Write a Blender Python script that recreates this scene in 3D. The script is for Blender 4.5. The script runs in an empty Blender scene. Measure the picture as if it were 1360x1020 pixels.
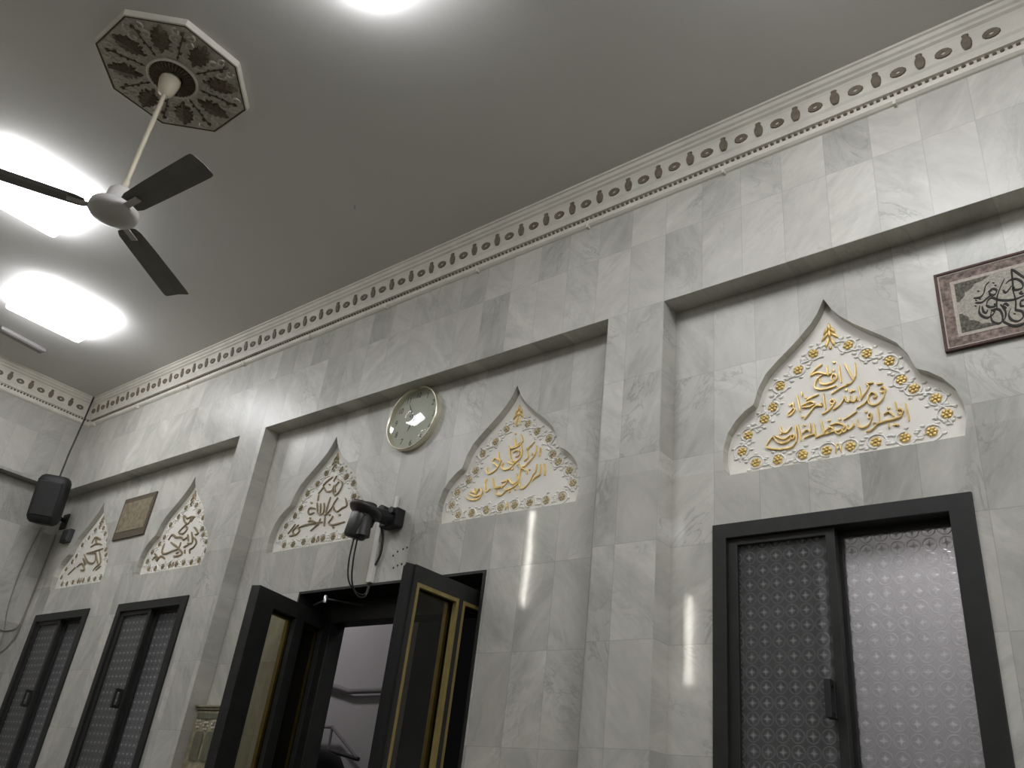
import bpy, bmesh, math, random
from mathutils import Vector, Matrix
random.seed(7)
S = bpy.context.scene
COL = S.collection
H = 1.5                       # camera height above the floor (m)
DB, DA, XL, ZC = 3.0, 2.883, -7.922, 3.22   # recessed wall plane, pilaster plane, end wall, ceiling (above camera)
PI = math.pi
# ---------------------------------------------------------------- camera
cam_d = bpy.data.cameras.new('camera'); cam = bpy.data.objects.new('camera', cam_d); COL.objects.link(cam)
Rr = (0.775177, 0.621731, 0.112035); Rd = (-0.221255, 0.433297, -0.87367); Rf = (-0.591732, 0.652461, 0.473443)
cam.matrix_world = Matrix(((Rr[0], -Rd[0], -Rf[0], 0), (Rr[1], -Rd[1], -Rf[1], 0), (Rr[2], -Rd[2], -Rf[2], H), (0, 0, 0, 1)))
cam_d.sensor_width = 36.0; cam_d.lens = 1113.78 * 36.0 / 1360.0
cam_d.clip_start = 0.02
S.camera = cam
# ---------------------------------------------------------------- world, exposure, light levels
S.view_settings.view_transform = 'Standard'; S.view_settings.look = 'None'
S.view_settings.gamma = 1.0; S.view_settings.use_curve_mapping = False
S.view_settings.exposure = 0.0
S.cycles.max_bounces = 10; S.cycles.diffuse_bounces = 6; S.cycles.glossy_bounces = 4; S.cycles.transmission_bounces = 8
S.cycles.sample_clamp_indirect = 6.0; S.cycles.use_denoising = True
world = bpy.data.worlds.new('night'); S.world = world; world.use_nodes = True
world.node_tree.nodes['Background'].inputs[0].default_value = (0.02, 0.022, 0.03, 1)
world.node_tree.nodes['Background'].inputs[1].default_value = 0.3
LED_STRENGTH, LED_COL = 20.5, (0.95, 0.96, 1.0)
TUBE_STRENGTH, TUBE_COL = 75.0, (1.0, 0.97, 0.88)
def outdoor_lamp(name, loc, target, size, power, col):
    d = bpy.data.lights.new(name, 'AREA'); d.size = size; d.energy = power; d.color = col
    o = bpy.data.objects.new(name, d); COL.objects.link(o); o.location = loc
    o.rotation_euler = (Vector(target) - Vector(loc)).to_track_quat('-Z', 'Y').to_euler()
    return o
outdoor_lamp('yard_floodlight', (-6.6, 3.75, H + 2.4), (-5.9, 5.0, H + 0.6), 0.25, 9, (1.0, 0.95, 0.98))
pd = bpy.data.lights.new('yard_bulb', 'POINT'); pd.energy = 27; pd.shadow_soft_size = .08; pd.color = (1.0, .97, .98)
po = bpy.data.objects.new('yard_bulb', pd); COL.objects.link(po); po.location = (-0.80, 3.72, H + 1.55)
# ---------------------------------------------------------------- materials (all procedural)
class NT:
    def __init__(s, name):
        s.m = bpy.data.materials.new(name); s.m.use_nodes = True
        s.t = s.m.node_tree; s.b = s.t.nodes['Principled BSDF']; s.out = s.t.nodes['Material Output']
    def n(s, typ, **kw):
        x = s.t.nodes.new(typ)
        for k, v in kw.items(): setattr(x, k, v)
        return x
    def l(s, a, b): s.t.links.new(a, b)
    def put(s, sock, v):
        if hasattr(v, 'links'): s.l(v, sock)
        else: sock.default_value = v
    def math(s, op, a, b=0.0, c=0.0):
        x = s.n('ShaderNodeMath', operation=op)
        s.put(x.inputs[0], a); s.put(x.inputs[1], b); s.put(x.inputs[2], c)
        return x.outputs[0]
    def mix(s, f, a, b, mode='MIX'):
        x = s.n('ShaderNodeMix', data_type='RGBA', blend_type=mode)
        s.put(x.inputs[0], f); s.put(x.inputs[6], a); s.put(x.inputs[7], b)
        return x.outputs[2]
    def vec(s, x, y, z):
        v = s.n('ShaderNodeCombineXYZ'); s.put(v.inputs[0], x); s.put(v.inputs[1], y); s.put(v.inputs[2], z)
        return v.outputs[0]
    def noise(s, vec, scale, detail=4, rough=.55, dist=0.0):
        x = s.n('ShaderNodeTexNoise'); x.inputs['Scale'].default_value = scale; x.inputs['Detail'].default_value = detail
        x.inputs['Roughness'].default_value = rough; x.inputs['Distortion'].default_value = dist
        if vec is not None: s.l(vec, x.inputs['Vector'])
        return x.outputs[0]
    def ramp(s, v, lo, hi):
        x = s.n('ShaderNodeMapRange'); x.clamp = True
        s.put(x.inputs[0], v); x.inputs[1].default_value = lo; x.inputs[2].default_value = hi
        return x.outputs[0]
    def bump(s, h, strength, dist=0.01):
        x = s.n('ShaderNodeBump'); x.inputs['Strength'].default_value = strength; x.inputs['Distance'].default_value = dist
        s.l(h, x.inputs['Height']); s.l(x.outputs[0], s.b.inputs['Normal'])
def c4(c): return (c[0], c[1], c[2], 1.0)
def simple(name, col, rough=.5, metal=0.0, var=0.0, scale=8.0, bump=0.0, spec=.5):
    k = NT(name); k.b.inputs['Roughness'].default_value = rough; k.b.inputs['Metallic'].default_value = metal
    k.b.inputs['Specular IOR Level'].default_value = spec
    g = k.n('ShaderNodeNewGeometry')
    nz = k.ramp(k.noise(g.outputs['Position'], scale, 5), .3, .7)
    lo = c4([v * (1 - var) for v in col]); hi = c4([min(1, v * (1 + var)) for v in col])
    k.l(k.mix(nz, lo, hi), k.b.inputs['Base Color'])
    if bump: k.bump(nz, bump)
    return k.m
def marble(name, axis, u0, z0, g0=1.0):
    """Polished grey marble in upright 0.2 x 0.4 m slabs, each slab with its own tone and veins."""
    k = NT(name); g = k.n('ShaderNodeNewGeometry'); sp = k.n('ShaderNodeSeparateXYZ'); k.l(g.outputs['Position'], sp.inputs[0])
    u = sp.outputs[0] if axis == 'x' else sp.outputs[1]; z = sp.outputs[2]
    iu = k.math('MULTIPLY', k.math('SUBTRACT', u, u0), 5.0); iz = k.math('MULTIPLY', k.math('SUBTRACT', z, z0), 2.5)
    fu = k.math('FLOOR', iu); fz = k.math('FLOOR', iz)
    wn = k.n('ShaderNodeTexWhiteNoise', noise_dimensions='3D'); k.l(k.vec(fu, fz, 3.7), wn.inputs['Vector'])
    rs = k.n('ShaderNodeSeparateColor'); k.l(wn.outputs['Color'], rs.inputs[0])
    r1, r2, r3 = rs.outputs[0], rs.outputs[1], rs.outputs[2]
    # neighbouring slabs come from the same block: they share large clouds, so the slab tone only varies partly
    sgn = k.math('SUBTRACT', k.math('MULTIPLY', k.math('GREATER_THAN', r2, 0.4), 2.0), 1.0)
    lean = k.math('MULTIPLY', sgn, k.math('ADD', 0.35, k.math('MULTIPLY', r3, 0.9)))
    a = k.math('ADD', u, k.math('MULTIPLY', z, lean)); b = k.math('SUBTRACT', z, k.math('MULTIPLY', u, lean))
    off = k.math('MULTIPLY', r1, 17.0)
    pv = k.vec(k.math('ADD', k.math('MULTIPLY', a, 2.6), off), k.math('ADD', k.math('MULTIPLY', b, 1.0), k.math('MULTIPLY', r2, 9.0)), k.math('ADD', k.math('MULTIPLY', sp.outputs[1 if axis == 'x' else 0], 1.0), off))
    cloud = k.noise(pv, 1.7, 6, .6, .8)
    fine = k.noise(pv, 9.0, 6, .62, .6)
    vn = k.noise(pv, 2.6, 7, .6, 1.6)
    vein = k.math('SUBTRACT', 1.0, k.ramp(k.math('ABSOLUTE', k.math('SUBTRACT', vn, 0.5)), 0.0, 0.035))
    veinmask = k.math('MULTIPLY', vein, k.ramp(k.noise(pv, 1.3, 2), .5, .72))
    t = k.math('ADD', k.math('MULTIPLY', k.ramp(cloud, .3, .7), .55), k.math('MULTIPLY', k.ramp(fine, .3, .7), .2))
    t = k.math('ADD', t, k.math('MULTIPLY', r3, .34))
    t = k.ramp(t, .12, .95)
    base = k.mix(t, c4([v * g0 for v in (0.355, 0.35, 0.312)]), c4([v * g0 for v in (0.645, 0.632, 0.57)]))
    base = k.mix(k.math('MULTIPLY', veinmask, .6), base, (0.2, 0.205, 0.205, 1))
    base = k.mix(k.math('MULTIPLY', k.math('GREATER_THAN', r1, .72), .35), base, (0.54, 0.515, 0.47, 1), 'MIX')
    eu = k.math('FRACT', iu); ez = k.math('FRACT', iz)
    ju = k.math('MAXIMUM', k.math('LESS_THAN', eu, .008), k.math('GREATER_THAN', eu, .992))
    jz = k.math('MAXIMUM', k.math('LESS_THAN', ez, .004), k.math('GREATER_THAN', ez, .996))
    j = k.math('MAXIMUM', ju, jz)
    base = k.mix(k.math('MULTIPLY', j, .3), base, (0.2, 0.2, 0.18, 1))
    k.l(base, k.b.inputs['Base Color'])
    # the slabs below head height are polished, the honed ones above are duller
    pol = k.math('LESS_THAN', z, 2.95)
    rough = k.math('SUBTRACT', .34, k.math('MULTIPLY', pol, .305))
    rough = k.math('ADD', rough, k.math('MULTIPLY', fine, .05))
    k.l(rough, k.b.inputs['Roughness'])
    k.b.inputs['Specular IOR Level'].default_value = .4
    tilt = k.math('MULTIPLY', k.math('SUBTRACT', r2, .5), k.math('MULTIPLY', eu, .2))
    k.bump(k.math('ADD', tilt, k.math('MULTIPLY', k.noise(g.outputs['Position'], 5, 2), .25)), .12, .01)
    return k.m
def emit(name, col, strength):
    k = NT(name); e = k.n('ShaderNodeEmission'); e.inputs[0].default_value = c4(col); e.inputs[1].default_value = strength
    k.l(e.outputs[0], k.out.inputs[0]); return k.m
def glass(name, tint, rough=0.0, ior=1.45):
    k = NT(name); k.b.inputs['Base Color'].default_value = c4(tint); k.b.inputs['Roughness'].default_value = rough
    k.b.inputs['Transmission Weight'].default_value = 1.0; k.b.inputs['IOR'].default_value = ior
    return k
def thin_glass(name, tint):
    '''Thin flat glass: tinted see-through with a Fresnel surface reflection.'''
    k = NT(name); tr = k.n('ShaderNodeBsdfTransparent'); tr.inputs[0].default_value = c4(tint)
    gl = k.n('ShaderNodeBsdfGlossy'); gl.inputs['Roughness'].default_value = .01
    fr = k.n('ShaderNodeFresnel'); fr.inputs[0].default_value = 1.45
    gg = k.n('ShaderNodeNewGeometry'); mx = k.n('ShaderNodeMixShader')
    k.l(k.math('MULTIPLY', fr.outputs[0], k.math('SUBTRACT', 1.0, gg.outputs['Backfacing'])), mx.inputs[0]); k.l(tr.outputs[0], mx.inputs[1]); k.l(gl.outputs[0], mx.inputs[2])
    k.l(mx.outputs[0], k.out.inputs[0]); return k.m
def pressed_glass(name):
    """Pressed glass: rows of raised rings, each holding a frosted four-pointed star."""
    k = NT(name); g = k.n('ShaderNodeNewGeometry'); sp = k.n('ShaderNodeSeparateXYZ'); k.l(g.outputs['Position'], sp.inputs[0])
    P = 1 / .054
    u = k.math('SUBTRACT', k.math('FRACT', k.math('MULTIPLY', sp.outputs[0], P)), .5)
    v = k.math('SUBTRACT', k.math('FRACT', k.math('MULTIPLY', sp.outputs[2], P)), .5)
    au, av = k.math('ABSOLUTE', u), k.math('ABSOLUTE', v)
    r = k.math('SQRT', k.math('ADD', k.math('MULTIPLY', u, u), k.math('MULTIPLY', v, v)))
    star = k.math('ADD', k.math('POWER', k.math('ADD', au, .001), .62), k.math('POWER', k.math('ADD', av, .001), .62))
    sh = k.math('SUBTRACT', 1.0, k.ramp(star, .25, .56))
    ring = k.math('SUBTRACT', 1.0, k.ramp(k.math('ABSOLUTE', k.math('SUBTRACT', r, .43)), 0.0, .07))
    nz = k.noise(g.outputs['Position'], 90, 3)
    wob = k.noise(g.outputs['Position'], 25, 2)
    h = k.math('ADD', k.math('ADD', k.math('MULTIPLY', sh, .9), k.math('MULTIPLY', ring, .45)), k.math('ADD', k.math('MULTIPLY', nz, .25), k.math('MULTIPLY', wob, .5)))
    bp_ = k.n('ShaderNodeBump'); bp_.inputs['Strength'].default_value = .8; bp_.inputs['Distance'].default_value = .005; k.l(h, bp_.inputs['Height'])
    k.b.inputs['Base Color'].default_value = (.93, .93, .94, 1); k.b.inputs['Roughness'].default_value = .12
    k.b.inputs['Transmission Weight'].default_value = 1.0; k.b.inputs['IOR'].default_value = 1.25
    k.l(bp_.outputs[0], k.b.inputs['Normal'])
    tr = k.n('ShaderNodeBsdfTranslucent'); tr.inputs[0].default_value = (.92, .91, .92, 1)
    df = k.n('ShaderNodeBsdfDiffuse'); df.inputs[0].default_value = (.5, .5, .49, 1)
    fr = k.n('ShaderNodeMixShader'); fr.inputs[0].default_value = .28; k.l(tr.outputs[0], fr.inputs[1]); k.l(df.outputs[0], fr.inputs[2])
    mx = k.n('ShaderNodeMixShader'); k.l(k.math('MINIMUM', .95, k.math('ADD', .28, k.math('ADD', k.math('MULTIPLY', ring, .12), k.math('MULTIPLY', sh, .65)))), mx.inputs[0])
    k.l(k.b.outputs[0], mx.inputs[1]); k.l(fr.outputs[0], mx.inputs[2]); k.l(mx.outputs[0], k.out.inputs[0])
    return k.m
M = {}
M['marble_back'] = marble('grey marble slabs', 'x', -0.115, 0.237)
M['marble_beam'] = marble('grey marble beam slabs', 'x', -0.115, 0.217)
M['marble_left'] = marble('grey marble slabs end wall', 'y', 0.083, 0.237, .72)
M['ceiling'] = simple('matt white ceiling paint', (.70, .685, .66), .9, var=.03, scale=1.2)
M['carpet'] = simple('olive brown carpet', (.125, .115, .085), .95, var=.3, scale=40)
M['plaster'] = simple('cream plaster', (.82, .79, .72), .6, var=.04, scale=6)
M['relief'] = simple('white plaster relief', (.84, .82, .76), .55, var=.05, scale=12)
M['cornice'] = simple('cream painted cornice', (.72, .69, .61), .55, var=.07, scale=9)
M['brown_paint'] = simple('brown paint on cornice motifs', (.17, .14, .10), .6, var=.25, scale=60)
M['gold'] = simple('gilded relief', (.72, .53, .20), .38, .55, var=.2, scale=40)
M['dull_gold'] = simple('dull brown gilding', (.29, .235, .14), .5, .3, var=.25, scale=40)  # duller, browner gilding for the three left-hand panels
M['pale_gold'] = simple('worn pale gilding', (.52, .43, .25), .5, .2, var=.3, scale=50)
M['black_alu'] = simple('black anodised aluminium', (.019, .019, .0175), .5, .0, var=.2, scale=15, spec=.4)
M['brass_bead'] = simple('brass coloured glazing bead', (.27, .21, .075), .45, .3, var=.15, scale=20)
M['black_plastic'] = simple('black plastic', (.009, .009, .009), .6, var=.2, scale=20)
M['dark_plastic'] = simple('dark grey plastic', (.03, .03, .029), .42, var=.2, scale=20)
M['white_plastic'] = simple('off-white plastic', (.72, .70, .66), .4, var=.04)
M['cream_metal'] = simple('cream enamelled metal', (.66, .60, .47), .35, var=.05)
M['fan_blade'] = simple('grey-brown enamelled fan blade', (.20, .19, .18), .5, var=.1)
M['fan_motor'] = simple('pale enamelled motor', (.62, .60, .58), .4, var=.05)
M['steel'] = simple('bright steel', (.6, .6, .6), .3, .9, var=.1)
M['rose_board'] = simple('taupe plaster rose', (.49, .465, .40), .7, var=.22, scale=45, bump=.3)
M['rose_leaf'] = simple('dark bronze leaf paint', (.11, .088, .06), .8, var=.3, scale=60, spec=.2)
M['rose_scroll'] = simple('pale plaster scroll', (.60, .56, .48), .5, var=.12, scale=60)
M['rope'] = simple('rubber sheathed cable', (.03, .028, .026), .6, var=.2)
M['grey_cable'] = simple('thin grey cable', (.23, .21, .19), .6, var=.2)
M['plaque'] = simple('brown and tan printed plaque', (.22, .185, .125), .6, var=.35, scale=30)
M['plaque_rim'] = simple('dark brown plaque border', (.105, .085, .06), .55, var=.25, scale=50)
M['rug_rim'] = simple('maroon cloth binding', (.08, .045, .037), .8, var=.25, scale=80)
M['rug_band'] = simple('rose and brown woven band', (.20, .152, .13), .9, var=.6, scale=60)
M['rug_strip'] = simple('pale woven stripe', (.44, .39, .335), .9, var=.2, scale=90)
M['rug_field'] = simple('beige woven field', (.35, .325, .275), .9, var=.3, scale=130)
M['rug_corner'] = simple('olive grey woven corner', (.105, .098, .078), .9, var=.6, scale=110)
M['rug_ink'] = simple('black woven lettering', (.025, .022, .018), .8, var=.3, scale=90)
M['cabinet'] = simple('aged cream and olive paint', (.31, .28, .185), .6, var=.4, scale=28)
M['cabinet_pane'] = simple('dark olive panel', (.13, .125, .085), .4, var=.2, scale=20)
M['clock_face'] = simple('pale grey-green dial', (.47, .47, .405), .6, var=.02)
M['clock_ink'] = simple('black dial print', (.02, .02, .02), .6)
M['clock_rim'] = simple('champagne metal rim', (.80, .76, .60), .28, .75, var=.05)
M['led'] = emit('lit LED diffuser', LED_COL, LED_STRENGTH)
M['tube'] = emit('lit fluorescent tube', TUBE_COL, TUBE_STRENGTH)
M['yard_wall'] = simple('white yard wall render', (.64, .62, .62), .9, var=.06, scale=1.5)
M['vent_grey'] = simple('dusty grey enamel', (.36, .35, .34), .6, var=.1)
M['yard_block'] = simple('grey yard block wall', (.30, .29, .295), .9, var=.1, scale=3)
M['yard_ground'] = simple('dark yard paving', (.08, .08, .08), .9, var=.2)
M['pipe'] = simple('grey yard pipe', (.30, .28, .28), .6, var=.1)
M['yard_metal'] = simple('dark yard steel', (.05, .05, .05), .6, var=.2)
M['bronze_glass'] = thin_glass('bronze tinted glass', (.66, .64, .56))
M['clear_glass'] = thin_glass('clear glass', (.98, .985, .97))
M['star_glass'] = pressed_glass('pressed star glass')
M['screen'] = simple('dark insect screen', (.03, .03, .03), .8, var=.1)
INK_R = '53,424 66,383 82,337;93,416 93,376 87,347 70,328 51,324;29,424 31,380 32,339;1,385 13,382 18,365 6,355 -4,369 2,382;17,365 2,351 -22,347 -48,354 -53,377;-19,434 -18,393 -14,386;-91,401 -62,411 -27,395 -2,392;-91,406 -67,428 -38,445;-41,395 -66,375 -75,346 -56,330 -24,326 13,330;5,404 6,399;10,441 11,434;179,274 190,280 198,265 186,257 178,270;197,262 185,230 160,210 135,217 130,243 144,266 158,258 162,243 148,243;130,243 117,227 83,210;127,305 138,310 156,307;167,298 190,296;99,306 102,274 105,245;101,246 125,274 138,296 128,307;92,242 86,261 82,245 67,247 66,270 60,248 46,253 42,274 37,265;66,291 69,289;77,293 80,290;49,302 52,298;41,267 21,241 -9,225;-10,297 24,314 63,326;-18,265 -6,271 2,257 -10,250 -17,263;-1,253 -22,229 -54,214;-42,309 -40,268 -37,234;-50,265 -59,262 -51,253 -77,259 -100,235 -127,208;-135,271 -98,283 -81,269 -103,261 -133,264;-115,291 -91,302 -62,308;-115,306 -112,302;-132,337 -128,317;-150,326 -145,284 -141,248;-172,273 -163,259 -185,239 -193,247 -171,268 -167,298;-183,288 -180,284;-171,289 -168,286;-134,223 -131,219;263,192 266,156 269,115;228,205 230,170;231,164 242,172 252,160 242,149 232,161;252,157 241,140 216,134 187,133 157,128 142,133;181,160 200,169 218,145;200,186 203,181;196,121 195,105 199,103;215,111 224,115;226,108 230,105;161,202 163,163 162,127;140,133 151,125 130,106 110,102;124,170 134,177 138,162 128,158 123,168;137,158 124,131 102,122 84,134 83,163;117,189 127,192;29,170 56,183 83,197;69,136 66,149 61,133 46,127 45,145 39,126 25,119 22,137 16,117 3,116 -15,142;-24,158 7,162 33,142 5,129 -37,129 -87,116;-59,189 -55,161 -52,132;-51,133 -25,151 -14,137 -37,125 -53,130;14,179 18,175;-27,182 -25,174;-90,183 -87,153 -84,121;-104,186 -103,138;-132,125 -106,133 -83,135;-140,144 -116,159 -100,137;-154,191 -149,154 -145,116;-165,188 -162,150 -164,112;-186,143 -176,150 -171,137 -181,131 -186,141;-166,114 -185,95 -235,95 -280,108 -291,122 -273,146 -260,158;-261,157 -234,123 -201,122 -182,136;-256,162 -217,137 -187,149;-227,197 -223,175 -204,164 -180,185;-129,182 -126,177;-230,165 -224,162'
INK_M = '-7,465 5,460;35,450 52,406 25,387 -20,379 -40,400;-6,438 5,391;-33,390 -20,331 4,302 45,307 55,341 43,391;-21,378 41,404;-8,353 24,363 41,335 15,324;178,347 177,322 173,298;151,362 147,315 115,282 80,259 54,262 43,283;133,390 113,370 85,357;86,352 101,308 76,289;94,357 100,353;127,321 133,317;19,291 -15,266 -52,264 -71,284 -63,305;-40,310 1,287 28,298;2,259 12,255;38,280 44,276;-108,376 -92,312 -79,325;-145,329 -122,342 -88,311 -103,281 -130,266 -158,259 -174,277 -170,301;-139,320 -94,288;212,251 222,217 222,185;190,251 192,199 162,185 146,168;167,257 160,212 150,206;150,206 129,164 96,138 69,146 62,175;102,230 64,252 59,222 54,176 29,157 -15,144 -36,155;103,222 109,218;119,236 125,232;38,225 49,184 18,174 -15,203 -33,198;2,153 -24,142 -50,123 -83,132 -89,156;-85,165 -39,175 -23,196 -61,195;-124,230 -105,170 -77,174 -46,161;-181,222 -167,228 -175,213 -161,159 -132,171;1,134 9,131;37,140 45,136;-205,186 -189,152 -214,124 -264,128 -300,149;-286,167 -237,143 -198,145;-273,179 -230,162 -214,184;-246,193 -228,150'
INK_L = '44,469 24,433;-76,420 -44,447 5,467;-69,414 -32,376 27,371 39,405;-106,370 -75,399 -62,413;-95,320 -100,363;62,442 113,409 117,377 94,341 61,338 35,382 61,410;79,423 51,387 68,353;-18,421 -4,414;111,366 122,360;181,296 209,246 173,236 134,218 96,231 82,256;106,312 80,280 67,251 33,217 7,209;31,327 19,258 21,218;-22,295 -6,230 -49,220;-57,296 -39,227 -67,238;-96,306 -67,238;-100,267 -153,282 -169,260 -149,238 -103,243;-166,320 -146,313;54,206 70,201;148,193 168,189;223,139 161,135 106,134 70,150 91,178 97,194;19,197 32,134;-22,193 -38,157 -97,119;4,166 -65,168 -136,169 -194,165 -225,158;-142,186 -108,189 -25,151;-235,178 -281,140 -246,112 -213,136 -255,169;-328,128 -291,165 -272,187;-306,110 -256,112;117,118 133,112;-132,208 -119,203'
INK_L2 = '-63,445 -1,412 55,419 107,407;-67,435 -21,385 40,367 58,414;71,373 96,409;9,361 -42,328 -58,305 12,292 45,327 -4,353;139,325 177,301 221,266 181,262;-181,261 -151,302 -82,274 -7,265 41,240 84,254;82,274 119,221;125,288 178,205 112,203;174,244 234,199 217,163 175,149 191,119;-223,241 -222,172 -155,155 -73,166 7,176 15,223;-133,240 -17,188 84,130 23,117 -32,123;24,146 -7,139;74,178 135,191;-332,119 -309,142 -255,112 -219,142 -150,116;-328,173 -245,125;103,156 120,126'
INK_L1 = '-46,383 -16,435 97,400;-43,349 51,372 155,349;-8,423 60,360;-72,297 79,303 204,311;-112,290 13,212 132,200 96,279 -24,292;96,279 218,170;150,295 247,189 188,152 166,122;-170,186 -99,212 -7,149 -79,155;-289,131 -226,169 -195,188;272,155 208,124;-110,257 -18,193'
INK_RUG = '-123,29 -102,26 -87,40 -77,69 -62,83;-120,7 -99,2 -80,14 -60,26;-73,40 -58,48 -45,39 -51,23 -65,23 -68,38 -59,42;-50,73 -48,69;-45,60 -43,57;-103,54 -101,50;-12,79 -30,48 -43,20 -51,-10 -55,-41;-85,-12 -78,4 -63,11 -45,-5 -19,-16 7,-20 39,-13;-87,-14 -75,-27 -58,-28 -60,-16;-107,-9 -113,-35 -107,-55 -92,-69 -77,-65 -64,-51 -74,-39;-100,-16 -99,-39 -90,-47 -85,-35;-78,-60 -77,-87 -63,-103 -49,-101 -42,-81 -45,-53 -57,-42 -71,-44 -79,-62;-41,-27 -34,-43 -30,-62 -33,-84 -42,-99 -28,-117 -7,-131 13,-130 27,-121;-17,-42 -25,-28 -33,-36 -25,-50;-12,-55 -22,-78 -16,-102 2,-114 21,-101 21,-79 6,-67 2,-64 8,-30 7,7;15,112 12,70 6,5;15,112 30,91 51,57;-24,32 -18,18 -7,26 5,40;-12,56 6,67 26,63 40,41 36,20 16,18 7,28 14,32;34,7 26,1 36,-7;36,-30 23,-35 21,-53 32,-58;-3,-80 2,-87;-116,17 -111,17;-103,18 -98,19;-121,-7 -117,-10'
# ---------------------------------------------------------------- geometry helpers
class MB:
    def __init__(s): s.v = []; s.f = []; s.sm = []
    def add(s, vs, fs, smooth=False):
        k = len(s.v); s.v += [tuple(p) for p in vs]
        for f in fs: s.f.append(tuple(i + k for i in f)); s.sm.append(smooth)
        return s
    def box(s, x0, x1, y0, y1, z0, z1, mat=None):
        vs = [(x, y, z) for x in (x0, x1) for y in (y0, y1) for z in (z0, z1)]
        if mat: vs = [mat @ Vector(p) for p in vs]
        return s.add(vs, [(0, 1, 3, 2), (4, 6, 7, 5), (0, 4, 5, 1), (2, 3, 7, 6), (0, 2, 6, 4), (1, 5, 7, 3)])
    def rings(s, rings, smooth=True, caps=True, closed=False):
        n = len(rings[0]); k = len(rings); vs = [p for r in rings for p in r]; fs = []
        for i in range(k if closed else k - 1):
            for j in range(n):
                a = i * n + j; b = i * n + (j + 1) % n; c = ((i + 1) % k) * n + (j + 1) % n; d = ((i + 1) % k) * n + j
                fs.append((a, b, c, d))
        s.add(vs, fs, smooth)
        if caps and not closed:
            s.add(rings[0], [tuple(range(n))[::-1]]); s.add(rings[-1], [tuple(range(n))])
        return s
    def lathe(s, prof, base=(0, 0, 0), axis='z', n=24, caps=True, mat=None, smooth=True):
        rr = []
        for r, h in prof:
            ring = []
            for i in range(n):
                a = 2 * PI * i / n; c, d = r * math.cos(a), r * math.sin(a)
                p = (c, d, h) if axis == 'z' else ((c, -h, d) if axis == 'y' else (h, c, d))
                p = Vector(p)
                if mat: p = mat @ p
                ring.append((p.x + base[0], p.y + base[1], p.z + base[2]))
            rr.append(ring)
        return s.rings(rr, smooth, caps)
    def tube(s, pts, r, n=8, closed=False, caps=True):
        pts = [Vector(p) for p in pts]; rr = []; k = len(pts)
        up = None
        for i, p in enumerate(pts):
            a = pts[(i - 1) % k] if (closed or i) else p; b = pts[(i + 1) % k] if (closed or i < k - 1) else p
            d = (b - a).normalized()
            if up is None: up = d.orthogonal().normalized()
            up = (up - d * up.dot(d)).normalized(); w = d.cross(up)
            ri = r[i] if isinstance(r, (list, tuple)) else r
            rr.append([p + up * (ri * math.cos(2 * PI * j / n)) + w * (ri * math.sin(2 * PI * j / n)) for j in range(n)])
        return s.rings(rr, True, caps, closed)
    def ball(s, c, rx, ry, rz, n=8, m=5):
        rr = []
        for i in range(m + 1):
            t = PI * i / m; r = max(.02, math.sin(t))
            rr.append([(c[0] + rx * r * math.cos(2 * PI * j / n), c[1] + ry * r * math.sin(2 * PI * j / n), c[2] - rz * math.cos(t)) for j in range(n)])
        return s.rings(rr, True, True)
    def prism(s, loop, y0, y1):
        """loop: (x,z) points, pulled from y0 to y1 (convex or fan-safe shapes)."""
        n = len(loop); vs = [(x, y0, z) for x, z in loop] + [(x, y1, z) for x, z in loop]
        fs = [tuple(range(n)), tuple(range(n, 2 * n))[::-1]] + [(i, i + n, (i + 1) % n + n, (i + 1) % n) for i in range(n)]
        return s.add(vs, fs)
    def xform(s, mat):
        s.v = [tuple(mat @ Vector(p)) for p in s.v]; return s
    def mesh(s, name, mat):
        me = bpy.data.meshes.new(name); me.from_pydata(s.v, [], s.f)
        me.polygons.foreach_set('use_smooth', s.sm); me.materials.append(mat)
        bm = bmesh.new(); bm.from_mesh(me); bmesh.ops.recalc_face_normals(bm, faces=bm.faces); bm.to_mesh(me); bm.free()
        me.update(); return me
    def build(s, name, mat, parent=None, bevel=0.0):
        return link(name, s.mesh(name, mat), parent, bevel)
def link(name, me, parent=None, bevel=0.0):
    o = bpy.data.objects.new(name, me); COL.objects.link(o)
    if parent is not None: o.parent = parent; o.matrix_parent_inverse = Matrix.Translation(-Vector(parent.location)) if parent.type == 'EMPTY' else Matrix()
    if bevel:
        b = o.modifiers.new('bevel', 'BEVEL'); b.width = bevel; b.segments = 2; b.limit_method = 'ANGLE'; b.angle_limit = math.radians(40)
    return o
def plate(name, loops, y0, y1, mat, parent=None, bevel=0.0, at=None):
    """Flat plate between y0 (front) and y1 (back) in the x-z plane; later loops are holes. at: optional matrix."""
    cu = bpy.data.curves.new('shape', 'CURVE'); cu.dimensions = '2D'; cu.fill_mode = 'BOTH'; cu.extrude = abs(y1 - y0) / 2
    for lp in loops:
        sp = cu.splines.new('POLY'); sp.points.add(len(lp) - 1); sp.use_cyclic_u = True
        for p, q in zip(sp.points, lp): p.co = (q[0], q[1], 0, 1)
    t = bpy.data.objects.new('shape', cu); COL.objects.link(t)
    bpy.context.view_layer.update()
    me = bpy.data.meshes.new_from_object(t.evaluated_get(bpy.context.evaluated_depsgraph_get()))
    bpy.data.objects.remove(t); bpy.data.curves.remove(cu)
    me.transform(Matrix.Translation((0, (y0 + y1) / 2, 0)) @ Matrix(((1, 0, 0, 0), (0, 0, -1, 0), (0, 1, 0, 0), (0, 0, 0, 1))))
    if at is not None: me.transform(at)
    bm = bmesh.new(); bm.from_mesh(me); bmesh.ops.remove_doubles(bm, verts=bm.verts, dist=1e-5)
    bmesh.ops.recalc_face_normals(bm, faces=bm.faces); bm.to_mesh(me); bm.free()
    for p in me.polygons: p.use_smooth = False
    me.materials.clear(); me.materials.append(mat); me.name = name
    return link(name, me, parent, bevel)
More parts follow.
